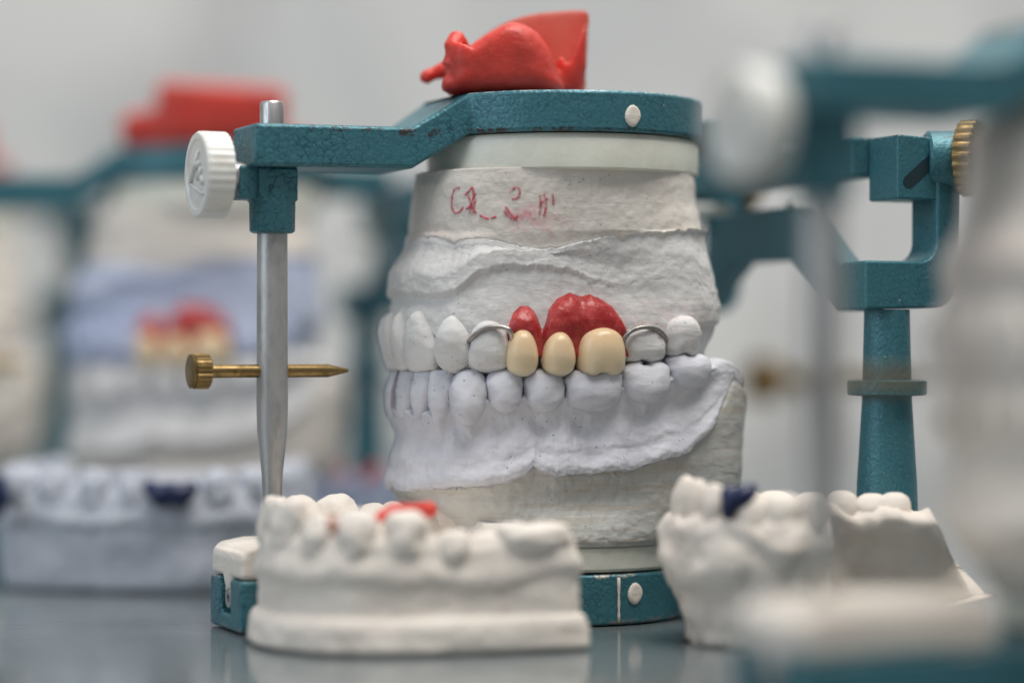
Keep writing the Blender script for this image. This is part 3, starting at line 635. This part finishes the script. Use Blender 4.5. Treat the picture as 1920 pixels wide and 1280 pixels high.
# ------------------------------------------------------------------ loose casts on the table
def loose_cast(label, loc, rz, mat, A, zt, ledge=True, rows=(), taper=0., wall=.9, floor=.9, nphi=260, seed=0, bumpy=.06, ridge=None):
    """A: buccal outline fn; rows: (phi deg, width, height above ridge, depth, kind, material or None)"""
    r = thing('loose_dental_cast', label, 'dental cast', loc, rz)
    zr = ridge or const(zt)
    L = [(const(.03), off(A, .12 if ledge else -taper-.08), 2, 'l'), (const(.08), off(A, .20 if ledge else -taper), 6, 'l')]
    if ledge: L += [(const(.46), off(A, .17), 3, 'l'), (const(.56), off(A, .13), 4, 's'), (const(.66), off(A, .0), 8, 'l')]
    L += [(lambda p: zr(p)-.95, off(A, .0), 6, 's'), (lambda p: zr(p)-.72+.05*np.sin(9*p), off(A, .09), 6, 's'), (lambda p: zr(p)-.25, off(A, -.03), 5, 's'), (zr, off(A, -.18), 3, 'l'),
          (zr, off(A, -wall+.15), 5, 's'), (lambda p: zr(p)-.25, off(A, -wall), 8, 's'), (const(floor+.15), off(A, -wall-.25), 3, 'l'), (const(floor), off(A, -wall-.5), 1, 'l')]
    Loft(L, nphi, bumpy, 1.1, seed).build('stone_base', mat, r)
    for i, (deg, wd, up, dep, kind) in enumerate(rows):
        ph = math.radians(deg); z0 = float(zr(np.array([ph]))[0])
        place_tooth(r, mat, ph, A, wd*1.12, z0-.50, z0+up, dep*.85, kind, .10, seed=seed+i, dirty=.08)
    return r
def lump(name, label, cat, loc, pts, mat, r=.2, vox=.05):
    m = MB()
    for i in range(len(pts)-1): m.tube([pts[i][:3], pts[i+1][:3]], [pts[i][3], pts[i+1][3]], 12)
    for p in pts: m.lathe([(p[3]*math.sin(t), p[3]*math.cos(t)) for t in np.linspace(-1.5, 1.5, 7)], p[:3], n=12)
    o = m.build(name, mat); o.location = Vector(loc)*U; remesh(o, vox, .5, 6); tag(o, label, cat); return o
def W(px, py, d): return Vector(((px-960)/FPX*d, d+CAMY, z_of(py, d)))
AF = polar_fn([(2.95,0),(2.8,.8),(2.2,1.7),(1.2,2.15),(0,2.35),(-1.2,2.5),(-1.85,2.52),(-2.12,2.25),(-2.2,1.2),(-2.2,0)])
AB = polar_fn([(3.2,0),(3.12,1.2),(2.75,2.4),(1.5,3.05),(0,3.2),(-1.2,3.25),(-2.0,3.1),(-2.35,2.5),(-2.4,1.2),(-2.4,0)])
# front cast
fr_ridge = lambda p: 2.08+.0*p-.12*np.clip((np.abs(p)-1.2)/.6, 0, 1)+.22*np.exp(-((np.abs(p)-2.25)/.22)**2)
loose_cast('blurred cream cast with red marks standing in front of the articulator in focus', (-1.62, -1.75, 0), 201, M_cream, AF, 2.1, True,
    [(-8, .8, .50, .34, 'incisor'), (14, .8, .50, .36, 'incisor'), (33, .62, .30, .34, 'canine'), (52, .66, .42, .42, 'canine'), (74, .66, .40, .42, 'premolar'), (96, .55, .12, .38, 'premolar'), (124, 1.15, .08, .5, 'molar'),
     (-30, .6, .45, .34, 'canine'), (-50, .66, .42, .4, 'premolar'), (-72, .7, .42, .42, 'premolar'), (-98, .9, .35, .5, 'molar'), (-125, .9, .3, .5, 'molar')], seed=2, ridge=fr_ridge, floor=1.2)
b1 = W(730, 965, 41.6); 
lump('red_wax_mark', 'red smear of wax across the far teeth of the front cream cast', 'wax', W(765, 955, 42.3), [(-.55, -.2, -.16, .10), (-.28, 0, .0, .11), (.1, 0, .02, .11), (.38, 0, .0, .16)], M_redwax)
lump('red_wax_mark', 'small brownish red spot between the left teeth of the front cream cast', 'wax', W(621, 985, 40.6), [(0, 0, .08, .10), (.02, 0, -.08, .10)], wax('brick_red_wax', (0.50, 0.16, 0.10), .3))
# blue grey cast, left, behind
loose_cast('blue grey stone cast with navy wax, behind at the left on the table', (-8.05, 9.1, 0), 262, M_bluestone, AB, 2.2, False,
    [(a, .62, .38, .4, 'premolar' if abs(a) > 40 else 'incisor') for a in (-128, -104, -82, -62, -44, -28, -9, 9, 44, 62, 82, 104, 128)], taper=.08, seed=5, floor=1.3, ridge=const(2.25), bumpy=.09)
lump('navy_wax_piece', 'navy blue wax filling the front gap of the blue grey cast', 'wax', W(323, 925, 51.2), [(-.42, -.2, .12, .19), (-.2, -.25, -.02, .27), (0, -.25, .1, .2), (.2, -.25, -.02, .27), (.42, -.2, .12, .19)], M_navy)
lump('navy_wax_piece', 'navy blue wax piece cut off by the left edge of the photo', 'wax', W(-8, 925, 51.5), [(0, 0, .25, .22), (0, 0, -.1, .32), (0, 0, -.35, .2)], M_navy)
# second bluish cast behind the pin
loose_cast('pale bluish cast with two dark red spots, far behind the steel pin', (-5.0, 16.5, 0), 250, M_lav2, AF, 2.2, False,
    [(a, .62, .32, .4, 'premolar') for a in (-100, -75, -52, -32, -10, 12, 32, 52, 75, 100)], taper=.2, seed=9, floor=1.3, ridge=const(1.75), bumpy=.09)
lump('red_wax_mark', 'dark red spot on the far bluish cast, left of the two', 'wax', W(641, 886, 59), [(0, 0, .08, .12), (0, 0, -.05, .14)], M_redwax)
lump('red_wax_mark', 'larger dark red spot on the far bluish cast beside the sharp cast', 'wax', W(694, 888, 59), [(-.05, 0, -.1, .16), (.12, 0, .1, .18)], M_redwax)
# right cast: horseshoe open to the right
def horseshoe(label):
    r = thing('loose_dental_cast', label, 'dental cast', (5.72, 1.0, 0))
    C = spline([(5.75,-3.4),(4.9,-3.55),(4.05,-3.3),(3.5,-2.7),(3.35,-2.1),(3.7,-1.5),(4.7,-1.2),(6.2,-1.1),(7.9,-1.15)], 14); n = len(C)
    sec = [(-.25, .02), (-.12, .02), (.05, .5), (.28, 1.2), (.42, 1.75), (.40, 2.05), (.25, 2.30), (-.15, 2.38), (-.45, 2.15), (-.30, 1.8), (-.05, 1.2), (-.0, .6), (-.02, .05)]
    sec = [tuple(q) for q in spline(sec, 4)]; v = []; f = []; S = len(sec)
    for i, c in enumerate(C):
        d = C[min(i+1, n-1)]-C[max(i-1, 0)]; d /= np.linalg.norm(d); N = np.array([d[1], -d[0]])
        N = -N if N@(c-np.array([6.3, -2.3])) < 0 else N
        for (o_, z) in sec:
            k = noise.noise(Vector((c[0]*1.2, c[1]*1.2, z*1.5+o_)))*.22+.10*noise.noise(Vector((c[0]*3.1, c[1]*3.1, z*3)))+.05*noise.noise(Vector((c[0]*7, c[1]*7, z*7)))
            end = max(0, (i-(n-20))/20); z2 = max(z, .8*end)+(.12*noise.noise(Vector((c[0]*2.1, c[1]*2.1, 5.+o_)))+.1*noise.noise(Vector((c[0]*5, o_*4, 1.)))-.12*end**3)*(z/2.3)**2
            p = c+N*((o_+.2)*(1+.9*end*end)-.2+k*(1-.4*end))+d*(end*.55*max(0, 2.25-z)); v.append((p[0]-6.0, p[1]-1.0, z2))
    for i in range(n-1):
        for k in range(S-1): f.append((i*S+k, i*S+k+1, (i+1)*S+k+1, (i+1)*S+k))
        f.append((i*S+S-1, i*S, (i+1)*S, (i+1)*S+S-1))
    f.append(tuple(range(S))); f.append(tuple(range((n-1)*S, n*S)))
    mesh_obj('stone_base', v, f, M_cream2, r)
    for j, (t, wd, up, dp) in enumerate([(.05,.6,.22,.4),(.12,.7,.25,.4),(.19,.6,.22,.4),(.36,.40,.46,.28),(.43,.42,.50,.28),(.30,.45,.40,.3),(.50,.45,.40,.28),(.57,.5,.3,.32),(.64,.65,.25,.36),(.73,.8,.2,.4),(.79,.7,.15,.42),(.845,.6,.12,.42),(.885,.55,.15,.42),(.92,.6,.10,.44),(.955,.55,.12,.42)]):
        i = int(t*(n-1)); c = C[i]; d = C[i+1]-C[i-1]; d /= np.linalg.norm(d); tv, tf = tooth_mesh(wd*.55, .42, dp*.8, 'premolar' if wd > .5 else 'canine', 18, 12); N = np.array([d[1], -d[0]])
        out = []
        for a, b, q in tv:
            k = 1+.1*noise.noise(Vector((a*3+j*5, b*3, q*3))); p = c+d*a*k+N*b*k; out.append((p[0]-6.0, p[1]-1.0, 2.1+up-.05+q))
        mesh_obj('tooth', out, tf, M_cream2, r)
horseshoe('cream horseshoe cast with navy wax at right, behind the blurred foreground pin')
lump('navy_wax_piece', 'navy blue wax on the cream horseshoe cast at right', 'wax', W(1385, 938, 41.75), [(.22, 0, .20, .13), (.08, 0, .08, .22), (-.12, 0, -.02, .19), (-.2, 0, -.25, .11), (-.2, 0, .14, .13)], M_navy)
